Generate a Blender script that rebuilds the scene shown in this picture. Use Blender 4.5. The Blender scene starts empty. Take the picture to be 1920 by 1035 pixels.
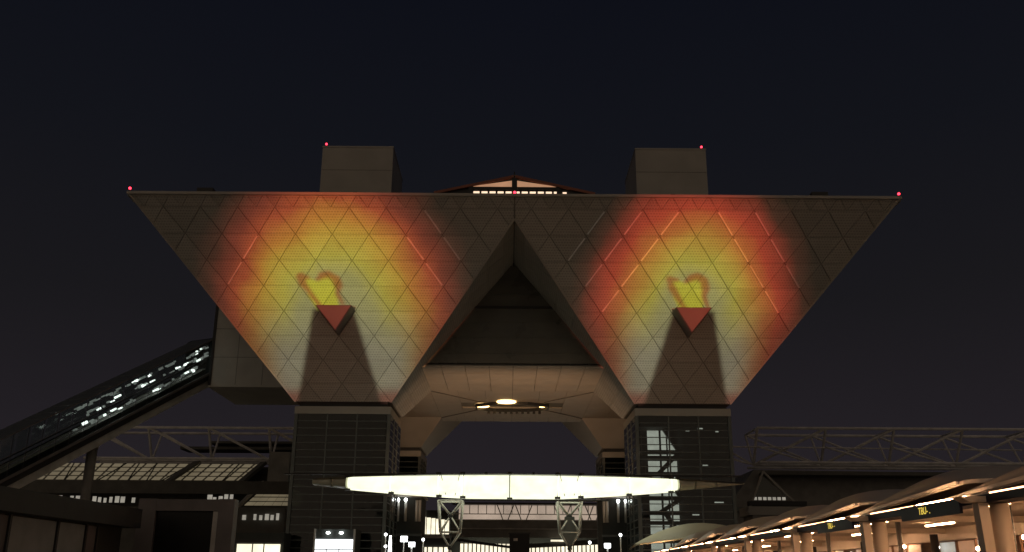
import bpy, math, random
from mathutils import Vector, Matrix
random.seed(7)
PI = math.pi
sc = bpy.context.scene
col = sc.collection

# ------------------------------------------------------------------ camera
cam_d = bpy.data.cameras.new('camera'); cam = bpy.data.objects.new('camera', cam_d); col.objects.link(cam)
cam_d.sensor_width = 36.0; cam_d.lens = 36.0 * 1756.8 / 1920.0; cam_d.clip_end = 6000
PITCH, YAW, ROLL = 0.3122, 0.0025, 0.0059
cam.matrix_world = (Matrix.Translation((-0.54, 0, 1.6)) @ Matrix.Rotation(-YAW, 4, 'Z') @ Matrix.Rotation(PI/2 + PITCH, 4, 'X')
                    @ Matrix.Rotation(ROLL, 4, 'Z'))
sc.camera = cam

# ------------------------------------------------------------------ night sky, city glow, exposure
w = bpy.data.worlds.new('World'); sc.world = w; w.use_nodes = True
nt = w.node_tree; nt.nodes.clear()
out = nt.nodes.new('ShaderNodeOutputWorld'); bg = nt.nodes.new('ShaderNodeBackground')
tc = nt.nodes.new('ShaderNodeTexCoord'); sx = nt.nodes.new('ShaderNodeSeparateXYZ'); rp = nt.nodes.new('ShaderNodeValToRGB')
nz = nt.nodes.new('ShaderNodeTexNoise'); nz.inputs['Scale'].default_value = 3.0; nz.inputs['Detail'].default_value = 3
mixn = nt.nodes.new('ShaderNodeMath'); mixn.operation = 'MULTIPLY_ADD'; mixn.inputs[1].default_value = 0.05; 
nt.links.new(tc.outputs['Generated'], sx.inputs[0]); nt.links.new(tc.outputs['Generated'], nz.inputs['Vector'])
nt.links.new(nz.outputs['Fac'], mixn.inputs[0]); nt.links.new(sx.outputs['Z'], mixn.inputs[2]); nt.links.new(mixn.outputs[0], rp.inputs[0])
els = rp.color_ramp.elements
els[0].position = 0.0; els[0].color = (0.0215, 0.0170, 0.0200, 1)
els[1].position = 0.62; els[1].color = (0.0040, 0.0048, 0.0088, 1)
for p, c in ((0.17, (0.0158, 0.0132, 0.0163)), (0.30, (0.0098, 0.0092, 0.0112)), (0.45, (0.0062, 0.0068, 0.0100))):
    e = els.new(p); e.color = (*c, 1)
nt.links.new(rp.outputs[0], bg.inputs[0]); nt.links.new(bg.outputs[0], out.inputs[0]); bg.inputs[1].default_value = 1.0
# faint, very soft glow of the city standing in for the sun of a day scene
sd = bpy.data.lights.new('city_glow', 'SUN'); sd.energy = 0.27; sd.angle = math.radians(100); sd.color = (1.0, 0.77, 0.53)
so = bpy.data.objects.new('city_glow', sd); col.objects.link(so)
so.rotation_euler = (math.radians(80), 0, math.radians(-8))
vs = sc.view_settings
vs.view_transform = 'Standard'; vs.look = 'None'; vs.exposure = 0.0; vs.gamma = 1.0; vs.use_curve_mapping = False
sc.cycles.use_denoising = True
sc.cycles.max_bounces = 6; sc.cycles.transparent_max_bounces = 12; sc.cycles.sample_clamp_indirect = 3.0

# ------------------------------------------------------------------ mesh helpers
class MB:
    def __init__(self): self.v = []; self.f = []
    def add(self, vs_, fs):
        n = len(self.v); self.v += [tuple(p) for p in vs_]; self.f += [tuple(i + n for i in f) for f in fs]; return self
    def box(self, x0, x1, y0, y1, z0, z1):
        return self.add([(x0,y0,z0),(x1,y0,z0),(x1,y1,z0),(x0,y1,z0),(x0,y0,z1),(x1,y0,z1),(x1,y1,z1),(x0,y1,z1)],
                        [(0,3,2,1),(4,5,6,7),(0,1,5,4),(1,2,6,5),(2,3,7,6),(3,0,4,7)])
    def bar(self, p, q, a, b=None, up=(0,0,1)):
        p, q = Vector(p), Vector(q); d = (q-p).normalized(); up = Vector(up)
        if abs(d.dot(up)) > .98: up = Vector((0,1,0))
        s = d.cross(up).normalized(); t = s.cross(d).normalized(); b = b or a
        s *= a/2; t *= b/2
        c = [p-s-t, p+s-t, p+s+t, p-s+t]; c += [x+(q-p) for x in c]
        return self.add(c, [(0,1,2,3),(7,6,5,4),(1,0,4,5),(2,1,5,6),(3,2,6,7),(0,3,7,4)])
    def tube(self, p, q, r, n=10, r2=None):
        p, q = Vector(p), Vector(q); d = (q-p).normalized(); up = Vector((0,0,1))
        if abs(d.dot(up)) > .98: up = Vector((0,1,0))
        s = d.cross(up).normalized(); t = s.cross(d); r2 = r if r2 is None else r2
        vs_ = []
        for base, rr in ((p, r), (q, r2)):
            for i in range(n):
                a = 2*PI*i/n; vs_.append(base + s*math.cos(a)*rr + t*math.sin(a)*rr)
        fs = [(i, (i+1) % n, n+(i+1) % n, n+i) for i in range(n)] + [tuple(range(n-1,-1,-1)), tuple(range(n,2*n))]
        return self.add(vs_, fs)
    def prism(self, poly, vec):
        n = len(poly); v = Vector(vec); a = [Vector(p) for p in poly]
        return self.add(a + [p+v for p in a], [tuple(range(n-1,-1,-1)), tuple(range(n,2*n))] + [(i,(i+1)%n,n+(i+1)%n,n+i) for i in range(n)])
    def sphere(self, c, r, n=10, m=6, sz=1.0):
        vs_ = [(c[0],c[1],c[2]-r*sz)]
        for j in range(1, m):
            a = PI*j/m
            for i in range(n): vs_.append((c[0]+r*math.sin(a)*math.cos(2*PI*i/n), c[1]+r*math.sin(a)*math.sin(2*PI*i/n), c[2]-r*sz*math.cos(a)))
        vs_.append((c[0],c[1],c[2]+r*sz)); L = len(vs_)-1
        fs = [(0, 1+(i+1)%n, 1+i) for i in range(n)]
        for j in range(m-2):
            for i in range(n):
                a = 1+j*n; fs.append((a+i, a+(i+1)%n, a+n+(i+1)%n, a+n+i))
        a = 1+(m-2)*n; fs += [(a+i, a+(i+1)%n, L) for i in range(n)]
        return self.add(vs_, fs)
    def grid(self, rows):
        n = len(rows[0]); m = len(rows)
        return self.add([p for r in rows for p in r], [(j*n+i, j*n+i+1, (j+1)*n+i+1, (j+1)*n+i) for j in range(m-1) for i in range(n-1)])
    def mesh(self, name, mat, smooth=False):
        me = bpy.data.meshes.new(name); me.from_pydata(self.v, [], self.f); me.update()
        if mat: me.materials.append(mat)
        if smooth:
            for p in me.polygons: p.use_smooth = True
        return me
    def build(self, name, mat, parent=None, smooth=False, matrix=None):
        return link(name, self.mesh(name, mat, smooth), parent, matrix)
def link(name, me, parent=None, matrix=None):
    o = bpy.data.objects.new(name, me); col.objects.link(o)
    if parent is not None:
        o.parent = parent
        o.matrix_parent_inverse = Matrix.Translation(-world_loc(parent))
    if matrix is not None: o.matrix_basis = matrix
    return o
LOC = {}
def world_loc(o): return LOC.get(o.name, Vector((0,0,0)))
def thing(name, label, cat, loc=(0,0,0), group=None):
    o = bpy.data.objects.new(name, None); col.objects.link(o); o.location = loc; o.empty_display_size = .5
    LOC[o.name] = Vector(loc); return tag(o, label, cat, group)
def tag(o, label=None, cat=None, group=None, kind=None):
    if label: o['label'] = label
    if cat: o['category'] = cat
    if group: o['group'] = group
    if kind: o['kind'] = kind
    return o

# ------------------------------------------------------------------ node expression helper
class X:
    def __init__(s, tree, sock): s.t = tree; s.s = sock
    def _m(s, op, *a, clamp=False):
        n = s.t.nodes.new('ShaderNodeMath'); n.operation = op; n.use_clamp = clamp
        for i, v in enumerate((s,)+a):
            if isinstance(v, X): s.t.links.new(v.s, n.inputs[i])
            else: n.inputs[i].default_value = v
        return X(s.t, n.outputs[0])
    def __add__(s, o): return s._m('ADD', o)
    def __sub__(s, o): return s._m('SUBTRACT', o)
    def __mul__(s, o): return s._m('MULTIPLY', o)
    def __truediv__(s, o): return s._m('DIVIDE', o)
    def mn(s, o): return s._m('MINIMUM', o)
    def mx(s, o): return s._m('MAXIMUM', o)
    def sqrt(s): return s._m('SQRT')
    def abs(s): return s._m('ABSOLUTE')
    def frac(s): return s._m('FRACT')
    def floor(s): return s._m('FLOOR')
    def sat(s): return s._m('ADD', 0.0, clamp=True)
    def smooth(s, a, b):            # 0 at a, 1 at b
        n = s.t.nodes.new('ShaderNodeMapRange'); n.interpolation_type = 'SMOOTHSTEP'
        s.t.links.new(s.s, n.inputs[0])
        lo, hi, ta, tb = (a, b, 0., 1.) if a < b else (b, a, 1., 0.)
        n.inputs[1].default_value = lo; n.inputs[2].default_value = hi; n.inputs[3].default_value = ta; n.inputs[4].default_value = tb
        return X(s.t, n.outputs[0])

def new_mat(name):
    m = bpy.data.materials.new(name); m.use_nodes = True
    t = m.node_tree; b = t.nodes['Principled BSDF']; return m, t, b
def plain(name, c, rough=.6, metal=0., var=.18, scale=.6, bump=0., spec=.4):
    m, t, b = new_mat(name)
    tcn = t.nodes.new('ShaderNodeTexCoord'); n = t.nodes.new('ShaderNodeTexNoise'); n.inputs['Scale'].default_value = scale; n.inputs['Detail'].default_value = 6
    t.links.new(tcn.outputs['Object'], n.inputs['Vector'])
    r = t.nodes.new('ShaderNodeValToRGB'); r.color_ramp.elements[0].position = .3; r.color_ramp.elements[1].position = .7
    r.color_ramp.elements[0].color = (*[x*(1-var) for x in c], 1); r.color_ramp.elements[1].color = (*[min(1, x*(1+var)) for x in c], 1)
    t.links.new(n.outputs['Fac'], r.inputs[0]); t.links.new(r.outputs[0], b.inputs['Base Color'])
    f = X(t, n.outputs['Fac'])*.3 + (rough-.15); t.links.new(f.s, b.inputs['Roughness'])
    b.inputs['Metallic'].default_value = metal; b.inputs['Specular IOR Level'].default_value = spec
    if bump:
        bn = t.nodes.new('ShaderNodeBump'); bn.inputs['Strength'].default_value = bump; bn.inputs['Distance'].default_value = .05
        n2 = t.nodes.new('ShaderNodeTexNoise'); n2.inputs['Scale'].default_value = scale*8
        t.links.new(tcn.outputs['Object'], n2.inputs['Vector']); t.links.new(n2.outputs['Fac'], bn.inputs['Height']); t.links.new(bn.outputs[0], b.inputs['Normal'])
    return m
def lamp(name, c, s, var=0., scale=1.):
    m, t, b = new_mat(name)
    b.inputs['Base Color'].default_value = (.5,.5,.5,1); b.inputs['Emission Color'].default_value = (*c, 1); b.inputs['Emission Strength'].default_value = s
    if var:
        tcn = t.nodes.new('ShaderNodeTexCoord'); n = t.nodes.new('ShaderNodeTexNoise'); n.inputs['Scale'].default_value = scale; n.inputs['Detail'].default_value = 4
        t.links.new(tcn.outputs['Object'], n.inputs['Vector'])
        e = (X(t, n.outputs['Fac']) - .5)*(4*var*s) + s
        e = e.mx(.02*s); t.links.new(e.s, b.inputs['Emission Strength'])
    return m
def glass(name, tint, gloss=1.0, rough=.05):
    m, t, b = new_mat(name); t.nodes.remove(b)
    o = t.nodes['Material Output']
    tr = t.nodes.new('ShaderNodeBsdfTransparent'); tr.inputs[0].default_value = (*tint, 1)
    gl = t.nodes.new('ShaderNodeBsdfGlossy'); gl.inputs['Roughness'].default_value = rough; gl.inputs[0].default_value = (gloss, gloss, gloss, 1)
    lwn = t.nodes.new('ShaderNodeLayerWeight'); lwn.inputs[0].default_value = .5
    tcn = t.nodes.new('ShaderNodeTexCoord'); n = t.nodes.new('ShaderNodeTexNoise'); n.inputs['Scale'].default_value = .7
    bn = t.nodes.new('ShaderNodeBump'); bn.inputs['Strength'].default_value = .12; bn.inputs['Distance'].default_value = .1
    t.links.new(tcn.outputs['Object'], n.inputs['Vector']); t.links.new(n.outputs['Fac'], bn.inputs['Height']); t.links.new(bn.outputs[0], gl.inputs['Normal'])
    mx_ = t.nodes.new('ShaderNodeMixShader')
    f = X(t, lwn.outputs['Facing'])._m('POWER', 5.0)*.8 + .045
    t.links.new(f.s, mx_.inputs[0]); t.links.new(tr.outputs[0], mx_.inputs[1]); t.links.new(gl.outputs[0], mx_.inputs[2]); t.links.new(mx_.outputs[0], o.inputs[0])
    return m

def panel_material(name, base):
    """pale metal panel with staggered rows of small punched holes"""
    m, t, b = new_mat(name)
    tcn = t.nodes.new('ShaderNodeTexCoord'); sp = t.nodes.new('ShaderNodeSeparateXYZ'); t.links.new(tcn.outputs['Object'], sp.inputs[0])
    x, y = X(t, sp.outputs[0]), X(t, sp.outputs[1])
    row = y/.35; ri = row.floor(); off = (ri*.5).frac()
    fx = (x/.354 + off).frac() - .5; fy = row.frac() - .5
    hole = (fx*fx*.8 + fy*fy*1.5).sqrt().smooth(.38, .20)
    oi = t.nodes.new('ShaderNodeObjectInfo')
    rnd = X(t, oi.outputs['Random'])
    n = t.nodes.new('ShaderNodeTexNoise'); n.inputs['Scale'].default_value = .9; n.inputs['Detail'].default_value = 5; t.links.new(tcn.outputs['Object'], n.inputs['Vector'])
    val = (rnd*.15 + .925)*(X(t, n.outputs['Fac'])*.25 + .875)*(hole*-.33 + 1.0)
    mc = t.nodes.new('ShaderNodeMix'); mc.data_type = 'RGBA'; mc.blend_type = 'MULTIPLY'; mc.inputs['Factor'].default_value = 1
    mc.inputs['A'].default_value = (*base, 1)
    cb = t.nodes.new('ShaderNodeCombineColor')
    for i in range(3): t.links.new(val.s, cb.inputs[i])
    t.links.new(cb.outputs[0], mc.inputs['B']); t.links.new(mc.outputs['Result'], b.inputs['Base Color'])
    b.inputs['Roughness'].default_value = .5; b.inputs['Specular IOR Level'].default_value = .3
    bn = t.nodes.new('ShaderNodeBump'); bn.inputs['Strength'].default_value = .35; bn.inputs['Distance'].default_value = .04; bn.invert = True
    t.links.new(hole.s, bn.inputs['Height']); t.links.new(bn.outputs[0], b.inputs['Normal'])
    return m

M = {}
M['panel'] = panel_material('facade_panel_metal', (.50, .485, .44))
M['core'] = plain('joint_backing', (.22, .21, .185), .7)
M['titan'] = plain('smooth_cladding', (.44, .415, .37), .5, var=.1, scale=.25)
M['block'] = plain('link_block_cladding', (.64, .62, .56), .55, var=.1, scale=.3)
M['trim_glint'] = plain('bright_trim_and_glint', (.88, .87, .84), .4)  # facade glints put in as near-white base colour; also used for arch bars
M['soffit'] = plain('soffit_metal', (.52, .47, .40), .55, var=.1, scale=.4)
M['dark'] = plain('dark_steel', (.045, .045, .045), .55)
M['steel'] = plain('grey_steel', (.55, .53, .50), .5)
M['steel_light'] = plain('white_steel', (.62, .62, .58), .45)
M['truss'] = plain('pale_truss_paint', (.74, .71, .68), .5)
M['mull'] = plain('mullion', (.145, .16, .155), .45, metal=.3)
M['glass'] = glass('tower_glass', (.46, .49, .46))
M['glass_dark'] = glass('atrium_glass', (.20, .22, .21), .9)
M['glass_green'] = glass('tube_glass', (.80, .84, .81), .9)
M['pane_dark'] = plain('dark_atrium_glass', (.12, .118, .10), .3, var=.25, scale=.2)
M['inner'] = plain('interior_dark', (.05, .056, .052), .8)
M['conc'] = plain('concrete', (.30, .285, .26), .8, bump=.1)
M['paving'] = plain('paving', (.22, .21, .195), .75, scale=.3, bump=.1)
M['roofdark'] = plain('roof_membrane', (.13, .125, .11), .7)
M['shell'] = plain('shell_cladding', (.66, .59, .52), .45, var=.08)
M['shell_pale'] = plain('pale_shell', (.66, .63, .50), .5, var=.06)
M['coolgrey'] = plain('cool_grey_panel', (.40, .45, .46), .7)
M['coolroof'] = plain('cool_dark_roof', (.075, .092, .098), .7)
M['navy'] = plain('navy_sign', (.018, .018, .045), .5)
M['black'] = plain('black_screen', (.006, .006, .006), .35)
M['greyframe'] = plain('grey_frame', (.20, .185, .185), .6)
M['tan'] = plain('tan_column', (.74, .63, .52), .55, var=.06)
M['brick'] = plain('terracotta_wall', (.42, .26, .18), .75, var=.3, scale=1.5)
M['L_canopy'] = lamp('canopy_light', (.985, 1.0, .72), 1.26, .17, .8)
M['L_tip'] = plain('canopy_tip_skin', (.50, .50, .40), .5)
M['L_warm'] = lamp('warm_strip_light', (1.0, .53, .27), 72.0)
M['L_edge'] = lamp('dim_edge_light', (1.0, .52, .255), 7.0)
M['L_amber'] = lamp('amber_lamp', (1.0, .62, .25), 6.0)
M['L_white'] = lamp('white_lamp', (.95, 1.0, .98), 8.0)
M['L_red'] = lamp('red_lamp', (1.0, .03, .06), 5.0)
M['L_sky'] = lamp('skylight_glow', (1.0, .50, .27), .42, .12, .8)
M['L_skyrow'] = lamp('skylight_row', (1.0, .72, .50), 1.25, .1, 2)
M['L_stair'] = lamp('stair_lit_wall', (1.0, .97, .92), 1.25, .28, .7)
M['L_hall'] = lamp('lit_hall_wall', (.98, .76, .60), .36, .22, .25)
M['L_win'] = lamp('lit_window', (1.0, .90, .66), 1.25, .3, .5)
M['L_wind'] = lamp('dim_lit_window', (1.0, .93, .78), .28, .3, .9)
M['L_roofglaze'] = lamp('lit_roof_glazing', (1.0, .82, .50), .12, .18, .25)
M['L_shop'] = lamp('lit_shopfront', (.93, .98, 1.0), 2.2, .1, .6)
M['L_tube'] = lamp('tube_lamp', (.93, 1.0, .97), 2.2, .45, 1.5)
M['L_orange'] = lamp('lit_wall_glazing', (1.0, .46, .22), .32, .3, 1.2)
M['L_yellow'] = lamp('sign_letters', (1.0, .72, .10), .8)

# ------------------------------------------------------------------ dimensions of the conference tower
S, CY, B, K, H1, H0 = 22.8, 131.6, 6.42, .8137, 24.1, 46.63
CY2 = CY + 2*S
MID = CY + S
ZS = 28.88
HT = B + K*(H0-H1)
ZA = H1 + (S-B)/K
SL = math.sqrt(1+K*K)

# ------------------------------------------------------------------ the two projectors (keystone-corrected slides on the pyramid faces)
def projector(side, rx, ry, redness, power):
    L = Vector((side*22.8, -12.0, 13.0))
    O = Vector((side*S, CY-B, H1)); U = Vector((1,0,0)); V = Vector((0,-K,1)).normalized(); Nn = U.cross(V).normalized()
    ld = bpy.data.lights.new('projector_beam', 'SPOT'); lo = bpy.data.objects.new('projector_beam', ld); col.objects.link(lo)
    lo.location = L; tgt = O + V*14
    lo.rotation_euler = (tgt-L).to_track_quat('-Z', 'Y').to_euler()
    ld.spot_size = math.radians(34); ld.spot_blend = .15; ld.energy = power; ld.shadow_soft_size = .1
    ld.use_nodes = True; t = ld.node_tree; t.nodes.clear()
    g = t.nodes.new('ShaderNodeNewGeometry'); em = t.nodes.new('ShaderNodeEmission'); o = t.nodes.new('ShaderNodeOutputLight')
    t.links.new(em.outputs[0], o.inputs[0])
    def dot(v):
        n = t.nodes.new('ShaderNodeVectorMath'); n.operation = 'DOT_PRODUCT'; t.links.new(g.outputs['Incoming'], n.inputs[0]); n.inputs[1].default_value = tuple(v)
        return X(t, n.outputs['Value'])
    d0 = Nn.dot(O-L)
    Wd = dot(Nn); u = dot(U.dot(L-O)*Nn + d0*U)/Wd; v = dot(V.dot(L-O)*Nn + d0*V)/Wd
    def wall(p):      # where a point in space falls on the wall seen from the projector
        d = Vector(p)-L; k = d0/Nn.dot(d); q = L+d*k-O; return U.dot(q), V.dot(q)
    # ragged noise so that the glow is not a clean ellipse
    cb = t.nodes.new('ShaderNodeCombineXYZ'); t.links.new(u.s, cb.inputs[0]); t.links.new(v.s, cb.inputs[1]); cb.inputs[2].default_value = side*3.3
    n1 = t.nodes.new('ShaderNodeTexNoise'); n1.inputs['Scale'].default_value = .16; n1.inputs['Detail'].default_value = 3; t.links.new(cb.outputs[0], n1.inputs['Vector'])
    n2 = t.nodes.new('ShaderNodeTexNoise'); n2.inputs['Scale'].default_value = .45; n2.inputs['Detail'].default_value = 2; t.links.new(cb.outputs[0], n2.inputs['Vector'])
    nz1 = X(t, n1.outputs['Fac']) - .5; nz2 = X(t, n2.outputs['Fac']) - .5
    # radius: tall egg whose middle sits low on the face
    uu = u/rx; dv = v - 12.5
    up = dv.mx(0.)/ry; dn = dv.mn(0.)/24.0
    r = (uu*uu + up*up + dn*dn).sqrt() + nz1*.22 + nz2*.06
    ramp = t.nodes.new('ShaderNodeValToRGB'); t.links.new((r/1.25).s, ramp.inputs[0])
    q = redness
    stops = [(0.00, (.26,.255,.13)), (.30, (.30,.285,.10)), (.45, (.385,.335,.046)), (.61, (.40,.245-.04*q,.028)), (.70, (.38,.15-.04*q,.02)),
             (.84, (.27+.06*q,.044-.012*q,.014)), (.95, (.13+.05*q,.018,.009)), (1.08, (.03,.006,.003)), (1.2, (0,0,0))]
    e = ramp.color_ramp.elements
    e[0].position = 0; e[0].color = (*stops[0][1], 1); e[1].position = 1.2/1.25; e[1].color = (0,0,0,1)
    for p, c in stops[1:-1]: z = e.new(p/1.25); z.color = (*c, 1)
    def mixc(a, b, f):
        n = t.nodes.new('ShaderNodeMix'); n.data_type = 'RGBA'
        t.links.new(f.s, n.inputs['Factor'])
        for key, c in (('A', a), ('B', b)):
            if isinstance(c, tuple): n.inputs[key].default_value = (*c, 1)
            else: t.links.new(c, n.inputs[key])
        return n.outputs['Result']
    c = ramp.outputs[0]
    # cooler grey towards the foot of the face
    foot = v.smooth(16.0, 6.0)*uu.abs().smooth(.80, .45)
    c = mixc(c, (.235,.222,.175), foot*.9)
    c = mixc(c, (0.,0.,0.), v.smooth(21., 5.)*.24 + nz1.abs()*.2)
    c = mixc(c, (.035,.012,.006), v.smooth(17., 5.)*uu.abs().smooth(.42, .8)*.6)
    edge = (u.abs() - (v*(K/SL) + B)).smooth(.6, .35)*v.smooth(-.5, .1)*v.smooth(29.45, 29.3)
    # red rim at the very foot
    c = mixc(c, (.14,.03,.02), v.smooth(2.6, .6)*.8)
    # flame: strokes round a yellow body (u, v in metres on the face)
    def cap(a, b, ra, rb=None):
        ax, ay = a; bx, by = b; rb = ra if rb is None else rb
        dx, dy = bx-ax, by-ay; L2 = dx*dx+dy*dy
        pu, pv = u-ax, v-ay
        h = ((pu*dx + pv*dy)/L2).sat()
        ex, ey = pu - h*dx, pv - h*dy
        return (ex*ex+ey*ey).sqrt() - (h*(rb-ra) + ra)
    fw = nz2*.7; sh = -.8 if side < 0 else .6
    def cs(p, q2, ra, rb): return cap(((p[0]+.8)*.86-.8+sh, (p[1]-14)*.88+14), ((q2[0]+.8)*.86-.8+sh, (q2[1]-14)*.88+14), ra*.88, rb*.88)
    body = cs((-.2,13.6), (-1.0,16.0), 1.5, 2.0).mn(cs((-1.4,16.2), (-3.0,17.5), 1.6, .75)).mn(cs((-.7,16.2), (.1,17.7), 1.8, 1.2))
    c = mixc(c, (.42,.395,.028), (body + fw).smooth(.5, -.2)*.95)
    st = None
    for a, b2, ra, rb in (((-3.0,18.4), (-4.0,18.5), .12, .45), ((-4.0,18.5), (-3.7,17.4), .45, .36), ((-3.7,17.4), (-2.3,15.2), .36, .2), ((-2.3,15.2), (-1.5,14.0), .2, .08),
                          ((-1.5,18.2), (-.9,18.7), .15, .38), ((-.9,18.7), (.1,19.0), .38, .34), ((.1,19.0), (1.2,18.3), .34, .32), ((1.2,18.3), (1.5,17.0), .32, .36), ((1.5,17.0), (1.3,15.9), .36, .2), ((1.3,15.9), (2.0,14.2), .2, .08)):
        d = cs(a, b2, ra, rb); st = d if st is None else st.mn(d)
    c = mixc(c, (.27,.085,.016), (st + fw).smooth(.55, -.2)*.85)
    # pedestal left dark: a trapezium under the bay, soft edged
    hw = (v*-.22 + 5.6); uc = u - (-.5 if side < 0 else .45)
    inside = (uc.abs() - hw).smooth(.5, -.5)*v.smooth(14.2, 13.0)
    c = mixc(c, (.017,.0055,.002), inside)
    # red slide on the front of the bay
    tri = [wall(p) for p in bay_front(side)]
    (ax, ay), (bx, by), (px, py) = tri       # top-left, top-right, apex
    mt = (ax+bx)/2; half = (bx-ax)/2+.12; top = (ay+by)/2+.1; hgt = top-py+.15
    f = ((u-mt).abs() - ((v-(top-hgt))*(half/hgt))).smooth(.12, -.12)*(v-top).smooth(.1, -.1)
    c = mixc(c, (.155+.03*q,.02,.012), f)
    t.links.new(mixc((0.,0.,0.), c, edge), em.inputs[0]); em.inputs[1].default_value = 1.0
    return lo
BAY_OUT = 2.8
def bay_front(side):
    V = Vector((0,-K,1)).normalized(); O = Vector((side*S, CY-B, H1)); out_ = Vector((0,-BAY_OUT,0))
    return [O+V*13.25+Vector((-2.3,0,0))+out_, O+V*13.25+Vector((2.3,0,0))+out_, O+V*9.75+out_]
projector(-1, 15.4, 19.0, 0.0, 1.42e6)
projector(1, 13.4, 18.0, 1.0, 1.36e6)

# ------------------------------------------------------------------ ground
g = MB().add([(-2500,-600,0),(2500,-600,0),(2500,4000,0),(-2500,4000,0)], [(0,1,2,3)]).build('ground', M['paving']); tag(g, kind='structure')

# ------------------------------------------------------------------ CONFERENCE TOWER
T = thing('conference_tower', 'great conference tower of inverted pyramids with glowing projections on its face', 'building', (0, MID, 0))

def clip(poly, nx, ny, c):          # keep nx*x+ny*y <= c
    o = []
    for i in range(len(poly)):
        a, b2 = poly[i], poly[(i+1) % len(poly)]
        da, db = nx*a[0]+ny*a[1]-c, nx*b2[0]+ny*b2[1]-c
        if da <= 1e-9: o.append(a)
        if (da < -1e-9 and db > 1e-9) or (da > 1e-9 and db < -1e-9):
            k = da/(da-db); o.append((a[0]+(b2[0]-a[0])*k, a[1]+(b2[1]-a[1])*k))
    return o
def area(p): return .5*sum(p[i][0]*p[(i+1)%len(p)][1]-p[(i+1)%len(p)][0]*p[i][1] for i in range(len(p)))
def inset(poly, d):
    q = poly; n = len(poly)
    for i in range(n):
        a, b2 = poly[i], poly[(i+1) % n]; ex, ey = b2[0]-a[0], b2[1]-a[1]; l = math.hypot(ex, ey)
        if l < 1e-5: continue
        nx, ny = ey/l, -ex/l
        q = clip(q, nx, ny, nx*a[0]+ny*a[1]-d)
        if len(q) < 3: return []
    return q
def inset_dir(poly, hz, back, fwd, other):
    q = poly; n = len(poly)
    for i in range(n):
        a, b2 = poly[i], poly[(i+1) % n]; ex, ey = b2[0]-a[0], b2[1]-a[1]; l = math.hypot(ex, ey)
        if l < 1e-5: continue
        sl = ex*ey/(l*l)
        d = hz if abs(ey)/l < .02 else (back if -.48 < sl < -.4 else (fwd if .4 < sl < .48 else other))
        nx, ny = ey/l, -ex/l
        q = clip(q, nx, ny, nx*a[0]+ny*a[1]-d)
        if len(q) < 3: return []
    return q
LAT_B, LAT_H, V0 = 4.6, 3.5, 2.75
def lattice(face, skip=None):
    """triangles of the cladding grid, clipped to the face polygon"""
    res = []
    def put(tri):
        p = tri
        n = len(face)
        for i in range(n):
            a, b2 = face[i], face[(i+1) % n]; ex, ey = b2[0]-a[0], b2[1]-a[1]; l = math.hypot(ex, ey); nx, ny = ey/l, -ex/l
            p = clip(p, nx, ny, nx*a[0]+ny*a[1])
            if len(p) < 3: return
        if area(p) > .5: res.append((tri, p))
    for n in range(-1, 7):
        v0 = V0 + LAT_H*n; off = 0. if n % 2 == 0 else LAT_B/2
        for i in range(-8, 9):
            x = i*LAT_B + off
            put([(x, v0), (x+LAT_B/2, v0+LAT_H), (x-LAT_B/2, v0+LAT_H)])
            put([(x, v0), (x+LAT_B, v0), (x+LAT_B/2, v0+LAT_H)])
    v0 = V0+LAT_H*7; off = LAT_B/2; h = SL*(H0-H1)-v0        # half-height strip along the top
    for i in range(-9, 9):
        for j in (0, 1):
            x = i*LAT_B + off + j*LAT_B/2
            put([(x, v0), (x+LAT_B/4, v0+h), (x-LAT_B/4, v0+h)])
            put([(x, v0), (x+LAT_B/2, v0), (x+LAT_B/4, v0+h)])
    return res
MESH_CACHE = {}
def panel_mesh(poly, th):
    key = tuple((round(a,2), round(b2,2)) for a, b2 in poly)
    if key not in MESH_CACHE:
        m = MB(); n = len(poly); q = inset(poly, .05)
        if len(q) != n: q = poly
        m.v = [(a,b2,0.) for a,b2 in poly] + [(a,b2,th*.7) for a,b2 in poly] + [(a,b2,th) for a,b2 in q]
        m.f = [(i,(i+1)%n,n+(i+1)%n,n+i) for i in range(n)] + [(n+i,n+(i+1)%n,2*n+(i+1)%n,2*n+i) for i in range(n)] + [tuple(range(2*n,3*n))]
        MESH_CACHE[key] = m.mesh('facade_panel', M['panel'])
    return MESH_CACHE[key]
def clad(parent, O, U, V, face, gap=.042, th=.12, hole=None):
    Nn = U.cross(V).normalized()
    base = Matrix(((U.x,V.x,Nn.x,O.x),(U.y,V.y,Nn.y,O.y),(U.z,V.z,Nn.z,O.z),(0,0,0,1)))
    for tri, p in lattice(face):
        cx_ = sum(a for a,_ in tri)/3; cy_ = sum(b2 for _,b2 in tri)/3
        if hole and math.hypot(cx_-hole[0], cy_-hole[1]) < .5: continue
        ax, ay = tri[0]
        q = inset_dir(p, .024, .045, .030, .04) if tri[0][1] < 27 else inset_dir(p, .024, .022, .022, .022)
        if len(q) < 3 or area(q) < .3: continue
        loc = [(a-ax, b2-ay) for a, b2 in q]
        jit = random.uniform(-.02, .02)
        link('facade_panel', panel_mesh(loc, th), parent, base @ Matrix.Translation((ax, ay, jit)))

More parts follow.
